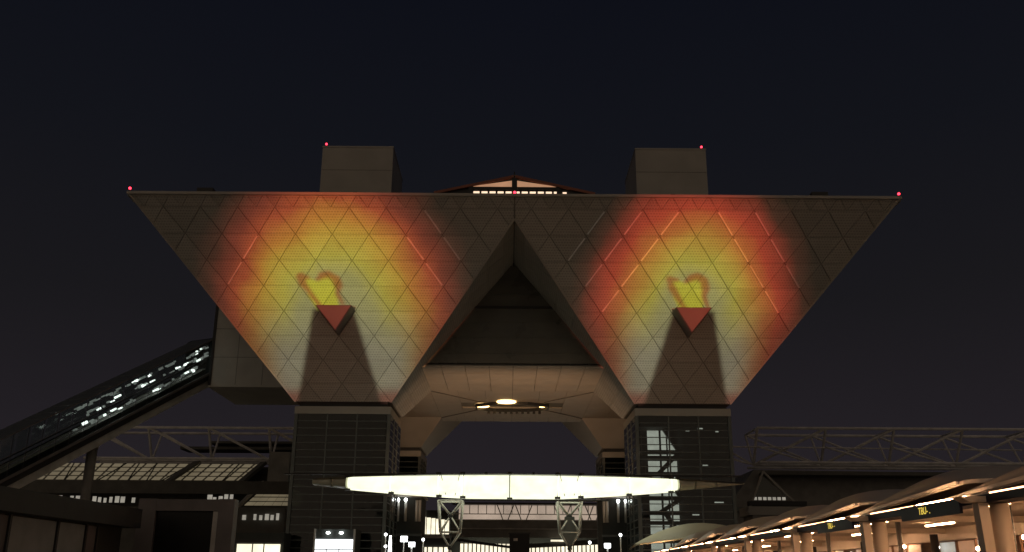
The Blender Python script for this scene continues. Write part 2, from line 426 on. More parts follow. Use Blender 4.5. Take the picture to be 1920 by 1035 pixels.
def pyramid(sx_, cy, front, inner):
    cx_ = sx_*S; m = MB(); rings = []
    for z in (H1, ZA, H0):
        h = B + K*(z-H1); x0, x1 = cx_-h, cx_+h; y0, y1 = cy-h, cy+h
        if sx_ < 0: x1 = min(x1, -.002)
        else: x0 = max(x0, .002)
        if cy < MID: y1 = min(y1, MID-.002)
        else: y0 = max(y0, MID+.002)
        rings.append([(x0,y0,z),(x1,y0,z),(x1,y1,z),(x0,y1,z)])
    vs_ = [p for r in rings for p in r]; fs = [(3,2,1,0), (8,9,10,11)]
    for l in (0, 4): fs += [(l+i, l+(i+1)%4, l+4+(i+1)%4, l+4+i) for i in range(4)]
    m.add(vs_, fs)
    o = m.build('inverted_pyramid', M['core'] if front else M['titan'], T)
    Ltot = SL*(H0-H1)
    sides = []
    if front: sides.append(((0,-1), (-S+.0 if sx_ > 0 else -99, 99 if sx_ > 0 else S)))
    if inner: sides.append(((-sx_,0), None))
    for (nx, ny), lim in sides:
        n_ = Vector((nx,ny,0)); U = Vector((0,0,1)).cross(n_); V = (n_*K + Vector((0,0,1))).normalized()
        O = Vector((cx_,cy,H1)) + n_*B
        face = [(-B,0),(B,0),(HT,Ltot),(-HT,Ltot)]
        if ny == -1:
            face = clip(face, 1, 0, lim[1]-.06) if lim[1] < 90 else clip(face, -1, 0, -lim[0]-.06)
        else:
            lz = SL*(ZA-H1)-.15
            face = clip(face, 0, 1, lz)
            d = 1 if U.y > 0 else -1
            face = clip(face, d, 0, S-.06)
        clad(o, O, U, V, face, hole=(0., V0+LAT_H*2+LAT_H*2/3) if ny == -1 else None)
    # outer side face and rear get smooth cladding sheets set 6 mm proud
    if front:
        for (nx, ny) in ((sx_,0), (0,1)):
            n_ = Vector((nx,ny,0)); U = Vector((0,0,1)).cross(n_); V = (n_*K + Vector((0,0,1))).normalized(); Nn = U.cross(V)
            O = Vector((cx_,cy,H1)) + n_*B + Nn*.01
            pts = [(-B,0),(B,0),(HT,Ltot),(-HT,Ltot)]
            d = None
            if ny == 1:
                zc = SL*(ZA-H1); pts = clip(pts, 0, 1, zc-.1)
                d = 1 if U.x*(-sx_) > 0 else -1; pts = clip(pts, d, 0, S-.1)
            else:
                d = 1 if U.y > 0 else -1; pts = clip(pts, d, 0, S-.1)
            MB().prism([O+U*a+V*b2 for a,b2 in pts], Nn*.05).build('side_cladding', M['titan'], o)
    return o
PYR = {}
for sx_ in (-1, 1):
    PYR[sx_, 0] = pyramid(sx_, CY, True, True)
    PYR[sx_, 1] = pyramid(sx_, CY2, False, False)
# bright edge trims down the front arrises, and a parapet cap
for sx_ in (-1, 1):
    for e in (-1, 1):
        p0 = Vector((sx_*S + e*B, CY-B-.12, H1-.05)); ztop = H0 if e == sx_ else ZA
        h = B+K*(ztop-H1); p1 = Vector((sx_*S + e*h, CY-h-.12, ztop-.1))
        MB().bar(p0, p1, .22, .22, up=(0,-1,0)).build('edge_trim', M['titan'], PYR[sx_, 0])
    x0, x1 = (-S-HT-.15, -.003) if sx_ < 0 else (.003, S+HT+.15)
    MB().box(x0, x1, CY-HT-.22, CY-HT+.5, H0-.28, H0+.06).build('parapet', M['titan'], PYR[sx_, 0])
    for e in (0,):
        xs = sx_*(S+HT)
        MB().box(min(xs, xs+sx_*.2)-.1, max(xs, xs+sx_*.2)+.1, CY-HT+.51, CY2+HT, H0-.28, H0+.06).build('parapet', M['titan'], PYR[sx_, 0])
# glints put into the colour of near-white strips along some grid diagonals
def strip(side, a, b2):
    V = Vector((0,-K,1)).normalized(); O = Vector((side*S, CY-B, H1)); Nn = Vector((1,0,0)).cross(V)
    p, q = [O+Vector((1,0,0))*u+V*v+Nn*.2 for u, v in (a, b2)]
    MB().bar(p, q, .17, .12, up=(0,-1,0.05)).build('glint_strip', M['trim_glint'], PYR[side, 0])
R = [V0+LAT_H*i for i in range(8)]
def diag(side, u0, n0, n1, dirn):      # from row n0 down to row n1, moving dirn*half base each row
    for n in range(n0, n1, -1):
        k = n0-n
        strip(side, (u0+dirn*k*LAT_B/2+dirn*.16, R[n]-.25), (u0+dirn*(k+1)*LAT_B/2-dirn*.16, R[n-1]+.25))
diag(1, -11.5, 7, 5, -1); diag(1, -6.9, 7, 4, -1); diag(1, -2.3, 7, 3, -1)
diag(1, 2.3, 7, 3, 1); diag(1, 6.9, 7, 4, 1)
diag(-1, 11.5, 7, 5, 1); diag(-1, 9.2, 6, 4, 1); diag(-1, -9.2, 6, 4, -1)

# roof deck, lift heads, skylight, beacons
MB().box(-S-HT+.6, S+HT-.6, CY-HT+.6, CY2+HT-.6, H0-.3, H0+.1).build('roof_deck', M['roofdark'], T)
for sx_ in (-1, 1):
    rb = MB().box(sx_*S-5.14, sx_*S+5.14, CY-7.1, CY+5, H0+.1, 61.3).build('lift_head', M['titan'], T)
    for i in range(1, 4):
        zz = H0 + i*3.7
        MB().box(sx_*S-5.16, sx_*S+5.16, CY-7.13, CY-7.1, zz, zz+.05).build('panel_joint', M['core'], rb)
    MB().box(sx_*S-5.2, sx_*S+5.2, CY-7.16, CY+5.06, 61.3, 61.55).build('coping', M['titan'], rb)
    MB().box(sx_*S-.3, sx_*S+.3, CY-7.35, CY-7.13, 51.2, 54.2).build('ladder_recess', M['dark'], rb)
def beacon(x, y, z, h=.7):
    b_ = MB().tube((x,y,z), (x,y,z+h), .06, 6).build('beacon_mast', M['dark'], T)
    MB().sphere((x,y,z+h+.14), .17, 10, 8).build('red_beacon', M['L_red'], b_, True)
beacon(-S-HT+.1, CY-HT, H0+.06, .3); beacon(S+HT-.1, CY-HT, H0+.06, .25); beacon(0, CY-HT-.1, H0+.06, .05)
beacon(-S-4.7, CY-6.9, 61.55, .25); beacon(S+4.6, CY-6.9, 61.55, .2)
for x in (-38.5, 38.0):
    MB().box(x-1.0, x+1.0, CY-HT+.8, CY-HT+2.2, H0+.1, H0+1.0).build('roof_gondola', M['dark'], T)
sk = MB().box(-5.9, 5.9, 113.5, 140, H0+.1, 49.0).build('skylight', M['roofdark'], T)
YS = 113.0
def sky(x, z, y=YS): return (x, y, z)
# gable: lit glazing, centre post, rafters
for sg in (-1, 1):
    MB().prism([sky(sg*.35,50.35), sky(sg*.35,51.2), sky(sg*5.4,50.4), sky(sg*5.4,50.32)], (0,.1,0)).build('gable_glazing', M['L_sky'], sk)
    MB().bar((sg*.1,YS-.05,51.75), (sg*10.5,YS-.05,49.35), .3, .35).build('rafter', plain('red_glow_tinted_steel', (.30,.10,.06), .5) if sg < 0 else bpy.data.materials['red_glow_tinted_steel'], sk)  # red glow is put into the rafters' base colour
    MB().bar((sg*.1,YS+2,52.5), (sg*14,YS+6,50.0), .3, .3).build('rafter', bpy.data.materials['red_glow_tinted_steel'], sk)
    MB().prism([sky(sg*5.6,50.2,YS+.2), sky(sg*5.6,50.75,YS+.2), sky(sg*10.2,49.35,YS+.2), sky(sg*10.2,48.9,YS+.2), sky(sg*5.6,48.9,YS+.2)], (0,.3,0)).build('gable_wing', M['dark'], sk)
    MB().box(sg*5.75-.25, sg*5.75+.25, YS-.1, YS+.15, 48.8, 50.6).build('post', M['dark'], sk)
    MB().prism([(0,YS+.4,52.1), (sg*14,YS+5,49.6), (sg*14,YS+26,49.6), (0,YS+26,52.1)], (0,0,.15)).build('skylight_roof', M['roofdark'], sk)
MB().box(-.3, .3, YS-.12, YS+.15, 48.8, 51.7).build('post', M['dark'], sk)
MB().box(-5.5, 5.5, YS-.04, YS+.12, 49.95, 50.3).build('sill_beam', M['dark'], sk)
MB().tube((0,YS+3,52.2), (0,YS+3,53.8), .08, 6).build('mast', M['dark'], sk)
for i in range(11):
    x0 = -5.35 + i*1.05
    if i == 5: pass
    MB().box(x0, x0+.78, YS-.02, YS+.1, 49.32, 49.66).build('row_window', M['L_skyrow'], sk)
MB().box(6.3, 6.8, YS-.02, YS+.1, 49.35, 49.6).build('row_window', M['L_skyrow'], sk)

# tower shafts
PANE = {}
def pane(parent, kind, wdt, hgt, mat, matrix):
    k = (kind, round(wdt,2), round(hgt,2), mat.name)
    if k not in PANE: PANE[k] = MB().box(-wdt/2, wdt/2, -.02, .02, -hgt/2, hgt/2).mesh('pane', mat)
    return link('pane', PANE[k], parent, matrix)
ROW = .96
def shaft(sx_, cy, front):
    cx_ = sx_*S
    core = MB().box(cx_-3.0, cx_+3.0, cy-2.4, cy+3.4, 0, 23.4).build('tower_shaft', M['inner'], T)
    MB().box(cx_-B-.03, cx_+B+.03, cy-B-.03, cy+B+.03, 22.45, 23.45).build('frieze', M['titan'], core)
    MB().box(cx_-B+.5, cx_+B-.5, cy-B+.5, cy+B-.5, 23.45, H1+.05).build('neck', M['dark'], core)
    for z in (4.6, 8.8, 13.0, 17.2, 21.4):
        MB().box(cx_-B+.35, cx_+B-.35, cy-B+.35, cy+B-.35, z-.35, z).build('floor_slab', M['inner'], core)
    for ex in (-1, 1):
        for ey in (-1, 1):
            MB().box(cx_+ex*(B-.22)-.22, cx_+ex*(B-.22)+.22, cy+ey*(B-.22)-.22, cy+ey*(B-.22)+.22, 0, 22.45).build('corner_post', M['mull'], core)
    faces = [(0,-1), (-sx_,0)] if front else [(0,-1), (-sx_,0)]
    wbay = (2*B-.88)/3
    for nx, ny in faces:
        for j in range(4):
            u = -B+.44 + j*wbay
            if 0 < j < 3:
                if ny: MB().box(cx_+u-.09, cx_+u+.09, cy-B-.10, cy-B+.2, 0, 22.45).build('mullion', M['mull'], core)
                else: MB().box(cx_+nx*(B-.05)-.15, cx_+nx*(B-.05)+.15, cy+u-.09, cy+u+.09, 0, 22.45).build('mullion', M['mull'], core)
        for r in range(1, 23):
            z = 22.45 - r*ROW
            if ny: MB().box(cx_-B+.44, cx_+B-.44, cy-B-.04, cy-B+.08, z-.055, z+.055).build('transom', M['mull'], core)
            else: MB().box(cx_+nx*(B-.02)-.06, cx_+nx*(B-.02)+.06, cy-B+.44, cy+B-.44, z-.055, z+.055).build('transom', M['mull'], core)
            if front:
                for j in range(3):
                    u = -B+.44 + (j+.5)*wbay; zc = z+ROW/2
                    tilt = Matrix.Rotation(random.uniform(-.004,.004), 4, 'Z') @ Matrix.Rotation(random.uniform(-.004,.004), 4, 'X')
                    if ny: mt = Matrix.Translation((cx_+u, cy-B+.02, zc))
                    else: mt = Matrix.Translation((cx_+nx*(B-.02), cy+u, zc)) @ Matrix.Rotation(PI/2, 4, 'Z')
                    pane(core, 'p', wbay-.2, ROW-.11, M['glass'], mt @ tilt)
    if not front:
        MB().box(cx_-B+.25, cx_+B-.25, cy-B+.12, cy-B+.2, 0, 22.4).build('glazing', M['glass'], core)
    MB().box(cx_-B+.44, cx_+B-.44, cy+B-.08, cy+B-.02, 0, 22.4).build('rear_glazing', M['glass'], core)
    xo = cx_+sx_*(B-.05)
    MB().box(xo-.03, xo+.03, cy-B+.44, cy+B-.44, 0, 22.4).build('side_glazing', M['glass'], core)
    return core
SH = {(a, b2): shaft(a, c, b2 == 0) for a in (-1,1) for b2, c in ((0,CY),(1,CY2))}
# the lit stair inside the right shaft
st = SH[1, 0]
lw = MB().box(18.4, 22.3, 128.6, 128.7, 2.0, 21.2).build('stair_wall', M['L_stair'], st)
for x in (20.05, 20.12, 21.0): MB().box(x-.09, x+.09, 128.3, 128.55, 1.0, 21.3).build('stair_post', M['dark'], st)
zf = [21.6, 18.0, 15.1, 11.9, 10.0, 6.4, 3.0]
for i in range(len(zf)-1):
    a, b2 = (20.3, 22.6) if i % 2 == 0 else (22.6, 19.6)
    MB().bar((a,127.9,zf[i]), (b2,127.9,zf[i+1]), .6, .55).build('stair_flight', M['dark'], st)
    MB().box(18.2, 22.9, 127.5, 128.5, zf[i+1]-.28, zf[i+1]+.22).build('landing', M['dark'], st)
MB().prism([(20.4,127.7,21.4), (22.4,127.7,21.4), (22.4,127.7,18.3)], (0,.2,0)).build('stair_screen', M['dark'], st)
for x, y, z, l in ((23.3,126.4,20.6,.5), (24.9,126.4,20.9,.7), (27.3,126.4,20.5,.4), (25.3,126.3,16.0,.7), (26.6,126.3,11.2,1.2), (23.6,126.3,9.6,.9)):
    MB().box(x, x+l, y, y+.08, z, z+.14).build('ceiling_lamp', M['L_stair'], st)
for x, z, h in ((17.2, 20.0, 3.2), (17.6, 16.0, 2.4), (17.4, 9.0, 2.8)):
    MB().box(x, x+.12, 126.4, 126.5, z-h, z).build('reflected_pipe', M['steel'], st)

# soffit under the bridge volume, with panel joints, and the hanging hall
sof = MB().box(-.4, .4, MID-.4, MID+.4, ZS+.3, ZS+1).build('soffit', M['soffit'], T)
hs = B+K*(ZS-H1)
def soffit_cell(x0, x1, y0, y1, sub=True):
    MB().box(x0+.03, x1-.03, y0+.03, y1-.03, ZS, ZS+.25).build('soffit_panel', M['soffit'], sof)
xi = S-hs
nx_ = 8; wx = 2*(xi+.6)/nx_
for i in range(nx_):
    for (y0, y1) in ((CY-B, 129.2), (129.2, 133.2), (133.2, 137.2), (137.2, CY+hs)):
        soffit_cell(-xi-.6+i*wx, -xi-.6+(i+1)*wx, y0, y1)
for i in range(14):
    for (y0, y1) in ((CY+hs, 147.0), (147.0, 152.0), (157.0, 162.0), (162.0, CY2-hs)):
        soffit_cell(-29.4+i*4.2, -29.4+(i+1)*4.2, y0, y1)
    if not 5 <= i <= 8: soffit_cell(-29.4+i*4.2, -29.4+(i+1)*4.2, 152.0, 157.0)
for i in range(nx_): soffit_cell(-xi-.6+i*wx, -xi-.6+(i+1)*wx, CY2-hs, 171.2)
MB().box(-30, 30, CY-B+.1, 171.1, ZS+.26, ZS+.4).build('soffit_backing', M['core'], sof)
# seams folding from the pyramid corners towards the middle
for sx_ in (-1, 1):
    for cy, e in ((CY+hs, 1), (CY2-hs, -1)):
        MB().bar((sx_*xi, cy, ZS-.06), (sx_*5.2, MID-e*3.4, ZS-.06), .22, .12).build('soffit_rib', M['core'], sof)
# central ring with lamps
for i in range(8):
    a0, a1 = PI/8+i*PI/4, PI/8+(i+1)*PI/4
    MB().bar((6.4*math.cos(a0), MID+3.6*math.sin(a0), ZS-.25), (6.4*math.cos(a1), MID+3.6*math.sin(a1), ZS-.25), .3, .5).build('ring_beam', M['dark'], sof)
for i in range(-4, 6): MB().box(i*.95-.35, i*.95+.1, MID+2.8, MID+2.95, ZS-.9, ZS-.15).build('ring_louvre', M['dark'], sof)
for x, y, rx, s_ in ((-.95, 150.6, 1.6, 1), (-4.9, 154.6, 1.15, 1), (5.0, 155.0, .5, .5)):
    b_ = MB()
    b_.sphere((x, y, ZS-.12), rx, 14, 6, .16); b_.build('soffit_lamp', M['L_amber'], sof, True)
MB().sphere((.9, 158, ZS-.2), .35, 8, 6, .5).build('soffit_lamp', M['L_white'], sof, True)
# front glass wall of the hanging hall, standing on the soffit edge
YG = CY-B+.15
ag = MB().box(-xi, xi, YG+.02, YG+.35, ZS+.02, ZS+.55).build('hanging_hall', M['dark'], T)
def xin(z): return max(0., S-B-K*(z-H1))
zr = [ZS+.55, 31.0, 33.2, 35.4, 37.4, 39.4, 41.4, 43.4]
for a, b2 in zip(zr[:-1], zr[1:]):
    MB().box(-xin(a)-.1, xin(a)+.1, YG+.0, YG+.15, b2-.09, b2+.09).build('wall_transom', M['pane_dark'], ag)
    xs = [x for x in [i*2.6 for i in range(-6, 7)]]
    for x0 in xs:
        p = [(x0+.06, a+.1), (x0+2.54, a+.1), (x0+2.54, b2-.1), (x0+.06, b2-.1)]
        for sg in (-1, 1):   # stay inside the sloping pyramid flanks
            p = clip(p, sg, K, (S-B+K*H1)+.3)
            if len(p) < 3: break
        if len(p) >= 3 and area(p) > .2:
            MB().prism([(x, YG+.05, z) for x, z in p], (0,.03,0)).build('wall_pane', M['pane_dark'], ag)
for i in range(-5, 6):
    zt = min(44.0, H1+(S-B-abs(i*2.6))/K)
    MB().box(i*2.6-.06, i*2.6+.06, YG+.02, YG+.2, ZS+.5, zt).build('wall_mullion', M['pane_dark'], ag)
MB().box(-6.3, 6.3, YG-.2, YG+.3, 37.3, 37.6).build('floor_beam', M['dark'], ag)
for sg in (-1, 1):
    MB().bar((sg*1.25,YG-.3,44.2), (sg*2.1,YG-.3,43.2), .12).build('arch_bar', M['steel'], ag)
    MB().bar((sg*2.3,YG-.3,42.9), (sg*3.55,YG-.3,41.0), .14).build('arch_bar', M['trim_glint'], ag)
MB().bar((-1.25,YG-.3,44.25), (1.0,YG-.3,44.3), .1).build('arch_bar', M['steel'], ag)
MB().box(-15, 15, YG+6, YG+6.3, ZS+.4, 46).build('rear_partition', M['inner'], ag)
for z in (33.2, 37.4, 41.5): MB().box(-13, 13, YG+.6, YG+6, z-.25, z).build('floor_slab', M['inner'], ag)
# rear closing wall above the soffit and the side link block where the escalator lands
MB().box(-30, 30, 170.6, 171.1, ZS+.41, H0-.35).build('rear_wall', M['titan'], T)
lb = MB().box(-48.4, -24, 147.6, 163.5, 30.6, 44.6).build('link_block', M['block'], T)
MB().box(-48.5, -24, 147.5, 163.6, 30.35, 30.6).build('block_sill', M['block'], lb)
MB().box(-48.52, -48.1, 147.45, 148.0, 30.62, 44.7).build('corner_strip', M['dark'], lb)
for x in (-44.2, -40.0, -35.8): MB().box(x-.03, x+.03, 147.56, 147.6, 30.7, 44.5).build('panel_joint', M['core'], lb)
for z in (35.2, 39.9): MB().box(-48.3, -24, 147.56, 147.6, z-.03, z+.03).build('panel_joint', M['core'], lb)

# the two triangular bays standing out of the pyramid faces
for sx_ in (-1, 1):
    f3 = bay_front(sx_)
    back = [p + Vector((0, BAY_OUT+.3, 0)) for p in f3]
    tb = MB().add(f3+back, [(0,2,1),(3,4,5),(0,1,4,3),(1,2,5,4),(2,0,3,5)]).build('triangular_bay', M['greyframe'], T)
    c = sum(f3, Vector())/3
    fr = [c+(p-c)*.93+Vector((0,-.05,0)) for p in f3]
    MB().prism([fr[0], fr[2], fr[1]], (0,-.06,0)).build('bay_front', M['titan'], tb)

# ------------------------------------------------------------------ ENTRANCE CANOPY
YC = 100.0
EC = thing('entrance_canopy', 'long glowing white lens-shaped entrance canopy in front of the towers', 'canopy', (0, YC, 0))
def cz(x):
    a = abs(x+.1)
    if a <= 17.2:
        q = a/17.2; return 11.78-.22*q*q, 9.42+.92*q**1.6, 3.4*(1-.55*q*q)
    q = (a-17.2)/7.2; return 11.5-.28*q, 10.42+.7*q, 1.5*(1-q)+.12
def canopy_seg(x0, x1, n=6):
    rows = []
    for i in range(n+1):
        x = x0+(x1-x0)*i/n; zt, zb, d = cz(x); ring = []
        edge = 1.0
        zm = (zt+zb)/2; hh = (zt-zb)/2
        for j in range(14):
            a = 2*PI*j/14
            cyy, szz = math.cos(a), math.sin(a)
            ring.append((x, YC - d*math.copysign(abs(cyy)**.7, cyy), zm + hh*math.copysign(abs(szz)**.55, szz)))
        rows.append(ring)
    m = MB(); N = 14
    m.v = [p for r in rows for p in r]
    m.f = [(i*N+j, i*N+(j+1)%N, (i+1)*N+(j+1)%N, (i+1)*N+j) for i in range(n) for j in range(N)] + [tuple(range(N)), tuple(range(n*N+N-1, n*N-1, -1))]
    return m
seams = [-17.2, -12.6, -7.65, -5.2, -.4, 4.5, 6.9, 11.9, 16.3, 17.0]
for a, b2 in zip(seams[:-1], seams[1:]): canopy_seg(a+.06, b2-.06).build('light_panel', M['L_canopy'], EC, True)
for a, b2 in ((-20.9, -18.9), (-18.8, -17.3), (17.1, 18.8), (18.9, 21.0), (21.1, 24.2)): canopy_seg(a, b2).build('tip_panel', M['L_tip'], EC, True)
for x in seams:
    zt, zb, d = cz(x)
    MB().box(x-.05, x+.05, YC-d*.4, YC+d*.4, zb+.1, zt+.12).build('rib', M['dark'], EC)
    MB().box(x-.25, x+.25, YC-d-.05, YC-d+.3, zt-.12, zt+.12).build('clamp', M['dark'], EC)
    MB().box(x-.28, x+.28, YC-d*.6, YC-d*.6+.3, zb-.18, zb+.05).build('clamp', M['dark'], EC)
MB().tube((-5.2,YC-2.2,9.2), (9.4,YC-2.2,9.2), .09, 8).build('rail', M['dark'], EC)
MB().box(-24, 24, YC-.2, YC+.2, 11.84, 12.0).build('top_keel', M['dark'], EC)
rr_ = [[(x, YC-cz(x)[2]*1.03*math.cos(PI*j/8), cz(x)[0]-.12+.2*math.sin(PI*j/8)) for j in range(9)] for x in [-20.8+i*45.0/30 for i in range(31)]]
MB().grid(rr_).build('roof_skin', M['dark'], EC, True)
def lattice_column(cx_, wide):
    A = [(cx_+a*wide, YC+b2*1.1, 9.2) for a, b2 in ((-1,-1),(1,-1),(1,1),(-1,1))]
    Bm = [(cx_+a*wide*.82, YC+b2*.9, 6.1) for a, b2 in ((-1,-1),(1,-1),(1,1),(-1,1))]
    mid = (cx_, YC, 7.75); low = (cx_, YC, 4.55)
    foot = [(cx_+a*wide*.82, YC+b2*.9, 0) for a, b2 in ((-1,-1),(1,-1),(1,1),(-1,1))]
    for i in range(4):
        for p, q, r in ((A[i], Bm[i], .09), (A[i], mid, .12), (mid, Bm[i], .08), (Bm[i], Bm[(i+1)%4], .06), (Bm[i], low, .09), (low, foot[i], .1), (A[i], A[(i+1)%4], .07)):
            MB().tube(p, q, r, 8).build('strut', M['steel_light'], EC, True)
    MB().sphere(mid, .3, 10, 8).build('node', M['dark'], EC, True); MB().sphere(low, .25, 10, 8).build('node', M['dark'], EC, True)
lattice_column(-6.5, 1.25); lattice_column(5.8, 1.25)
for x, sl in ((-7.4, .5), (-5.5, -.45), (4.7, .5), (6.6, -.45)):
    zt, zb, d = cz(x); MB().bar((x, YC-d-.12, zt-.1), (x+sl, YC-d*.75-.12, zb+.02), .045).build('hanger_rod', M['mull'], EC)
for x in (-10.1, -2.8, 2.0, 9.4, 14.1):
    zt, zb, d = cz(x); MB().box(x-.13, x+.13, YC-d-.1, YC-d+.2, zt-.14, zt+.08).build('clamp', M['dark'], EC)
MB().prism([(5.3,YC-.3,7.7), (6.3,YC-.3,7.7), (6.55,YC-.3,5.6), (5.8,YC-.3,4.4), (5.05,YC-.3,5.6)], (0,.12,0)).build('gusset_plate', M['mull'], EC)

# ------------------------------------------------------------------ ESCALATOR TUBE (left)
ET = thing('escalator_tube', 'long inclined glass escalator tube with white lights climbing to the tower', 'escalator', (-63.6, 118, 0))
U0 = Vector((-48.4, 148.2, 32.7)); L0 = Vector((-63.5, 118.2, 12.4)); Dv = L0-U0; side_ = Vector((-.893,.449,0)); WT = 5.0
def ep(e, hz, sd_): return U0 + Dv*e + Vector((0,0,hz)) + side_*sd_
HTB = 5.7
E1 = 1.58
npn = 26
for i in range(npn):
    e0, e1 = i*E1/npn, (i+1)*E1/npn
    for sd_ in (0., WT):
        MB().prism([ep(e0+.003,.25,sd_), ep(e1-.003,.25,sd_), ep(e1-.003,HTB-.15,sd_), ep(e0+.003,HTB-.15,sd_)], side_*.04).build('glass_pane', M['glass_green'], ET)
    MB().prism([ep(e0+.003,HTB,.1), ep(e1-.003,HTB,.1), ep(e1-.003,HTB,WT-.1), ep(e0+.003,HTB,WT-.1)], (0,0,.06)).build('roof_panel', M['mull'], ET)
    MB().bar(ep(e0,.1,-.04), ep(e0,HTB,-.04), .05, .07).build('mullion', M['dark'], ET)
for hz, a in ((.1, .32), (HTB, .14), (3.0, .05)): MB().bar(ep(0,hz,-.08), ep(E1,hz,-.08), a).build('side_rail', M['greyframe'], ET)
MB().prism([ep(0,-.1,0), ep(E1,-.1,0), ep(E1,-.1,WT), ep(0,-.1,WT)], (0,0,.12)).build('tube_floor', M['inner'], ET)
MB().prism([ep(0,-.2,.0), ep(E1,-.2,.0), ep(E1,-1.0,.0), ep(0,-1.0,.0)], side_*WT).build('dark_girder', M['dark'], ET)
MB().prism([ep(0,-1.05,.3), ep(E1,-1.05,.3), ep(E1,-2.3,.3), ep(0,-2.3,.3)], side_*(WT-.6)).build('pale_girder', M['steel_light'], ET)
for k in (.9, 2.7):
    MB().prism([ep(0,.9,k), ep(E1,.9,k), ep(E1,1.0,k), ep(0,1.0,k)], side_*1.2).build('moving_stair', M['truss'], ET)
    MB().bar(ep(0,2.0,k), ep(E1,2.0,k), .12).build('handrail', M['black'], ET)
rr = random.Random(21)
for i in range(100):
    e = .01 + .70*rr.random()**1.15; hz = rr.choice((1.9, 3.4, 4.7)) + rr.uniform(-.25,.25); sd_ = rr.uniform(.25, .8); l = rr.uniform(.006,.03)
    bright = rr.random() < .24*(1.25-e)
    MB().bar(ep(e,hz,sd_), ep(e+l,hz,sd_), rr.uniform(.12,.32), rr.uniform(.12,.35)).build('tube_light', M['L_tube'] if bright else M['L_tubedim'] if 'L_tubedim' in M else M.setdefault('L_tubedim', lamp('dim_tube_lamp', (.86,.92,.88), .17, .45, 1.5)), ET)
for e in (.55, 1.05):
    p = ep(e,-2.3,WT/2)
    MB().tube(p, (p.x,p.y,0), .7, 12).build('support_pier', M['conc'], ET, True)
MB().prism([ep(-.012,-.4,-.5), ep(.012,-.4,-.5), ep(.012,HTB+.05,-.5), ep(-.012,HTB+.05,-.5)], side_*(WT+1)).build('portal_frame', M['dark'], ET)

# ------------------------------------------------------------------ LEFT HALL
LH = thing('exhibition_hall', 'dark exhibition hall with sloped lit roof glazing below the escalator tube', 'building', (-70, 190, 0))
MB().box(-110, -40, 191, 245, 0, 22.6).build('wall', M['roofdark'], LH)
MB().box(-110, -39.5, 168.5, 190, 0, 13.2).build('low_wall', M['roofdark'], LH)
MB().box(-110, -38.9, 168.0, 168.4, 15.4, 17.6).build('dark_fascia', M['roofdark'], LH)
def roof_glaze(x_tl, x_tr, x_bl, x_br, zt, zb, yt, yb, nu, nv, name='roof_glazing'):
    def pt(a, b2):
        xa = x_bl+(x_tl-x_bl)*b2; xb = x_br+(x_tr-x_br)*b2
        return Vector((xa+(xb-xa)*a, yb+(yt-yb)*b2, zb+(zt-zb)*b2))
    gp = MB().prism([pt(0,0), pt(1,0), pt(1,1), pt(0,1)], (0,.25,-.1)).build(name, M['core'], LH)
    for i in range(nu):
        for j in range(nv):
            a0, a1, b0, b1 = i/nu+.006, (i+1)/nu-.006, j/nv+.025, (j+1)/nv-.03
            MB().prism([pt(a0,b0), pt(a1,b0), pt(a1,b1), pt(a0,b1)], (0,-.1,.04)).build('pane', M['L_roofglaze'], gp)
    return pt
pt1 = roof_glaze(-92.3, -49.0, -92.8, -52.2, 23.1, 18.3, 190, 184, 20, 5)
MB().bar((-62.4,189,23.3), (-66.6,183.2,18.3), 2.0, .5).build('roof_beam', M['roofdark'], LH)
MB().bar((-49.2,189,23.2), (-54.6,181,15.5), 1.6, .6).build('roof_beam', M['roofdark'], LH)
for a, b2 in ((.36,.30), (.42,.46), (.66,.60), (.88,.90), (.12,.16), (.5, .55)):
    p, q = pt1(a,.98), pt1(b2,.02); MB().bar(p+Vector((0,-.3,0)), q+Vector((0,-.3,0)), .18).build('glazing_brace', M['dark'], LH)
pt2 = roof_glaze(-46.8, -39.5, -50.0, -39.5, 18.6, 14.2, 184, 180, 6, 5)
MB().bar((-47.5,183,18.9), (-51.0,179.5,13.9), .9, .5).build('verge_beam', M['titan'], LH)
MB().box(-92, -52, 183, 183.6, 17.7, 18.1).build('gutter', M['conc'], LH)
for x0, n, zb, zt in ((-79.0, 14, 13.8, 15.1), (-54.1, 6, 14.0, 15.35), (-47.7, 8, 11.0, 12.2)):
    for i in range(n):
        if random.random() < .18: continue
        wq = .92*random.uniform(.5, .98); hq = (zt-zb)*random.uniform(.6, 1)
        MB().box(x0+i*.98, x0+i*.98+wq, 167.9, 168.0, zb, zb+hq).build('window', M['L_wind'], LH)
def truss(parent, x0, x1, y, zb, zt, n, r, mat, depth=8.0, ph=0):
    dx = (x1-x0)/n
    for yy in (y, y+depth):
        for z in (zb, zt): MB().tube((x0,yy,z), (x1,yy,z), r, 6).build('chord', mat, parent)
    for i in range(n+1):
        x = x0+i*dx
        MB().tube((x,y,zt), (x,y+depth*.5,zb), r, 6).build('web', mat, parent)
        MB().tube((x,y+depth,zt), (x,y+depth*.5,zb), r*.8, 6).build('web', mat, parent)
        MB().tube((x,y,zt), (x,y+depth,zt), r*.7, 6).build('web', mat, parent)
        if i < n:
            if ph: MB().tube((x,y+depth*.5,zb), (x+dx,y,zt), r, 6).build('web', mat, parent)
            else: MB().tube((x,y,zt), (x+dx,y+depth*.5,zb), r, 6).build('web', mat, parent)
            MB().tube((x,y+depth,zt), (x+dx,y+depth*.5,zb), r*.8, 6).build('web', mat, parent)
    MB().tube((x0,y+depth*.5,zb), (x1,y+depth*.5,zb), r, 6).build('chord', mat, parent)
truss(LH, -86, -37.0, 191, 24.2, 30.4, 4, .28, M['truss'])
MB().box(-70, -40, 200, 206, 27.2, 27.8).build('roof_duct', M['roofdark'], LH)
MB().box(-66, -40, 206, 212, 29.3, 29.8).build('roof_duct', M['roofdark'], LH)
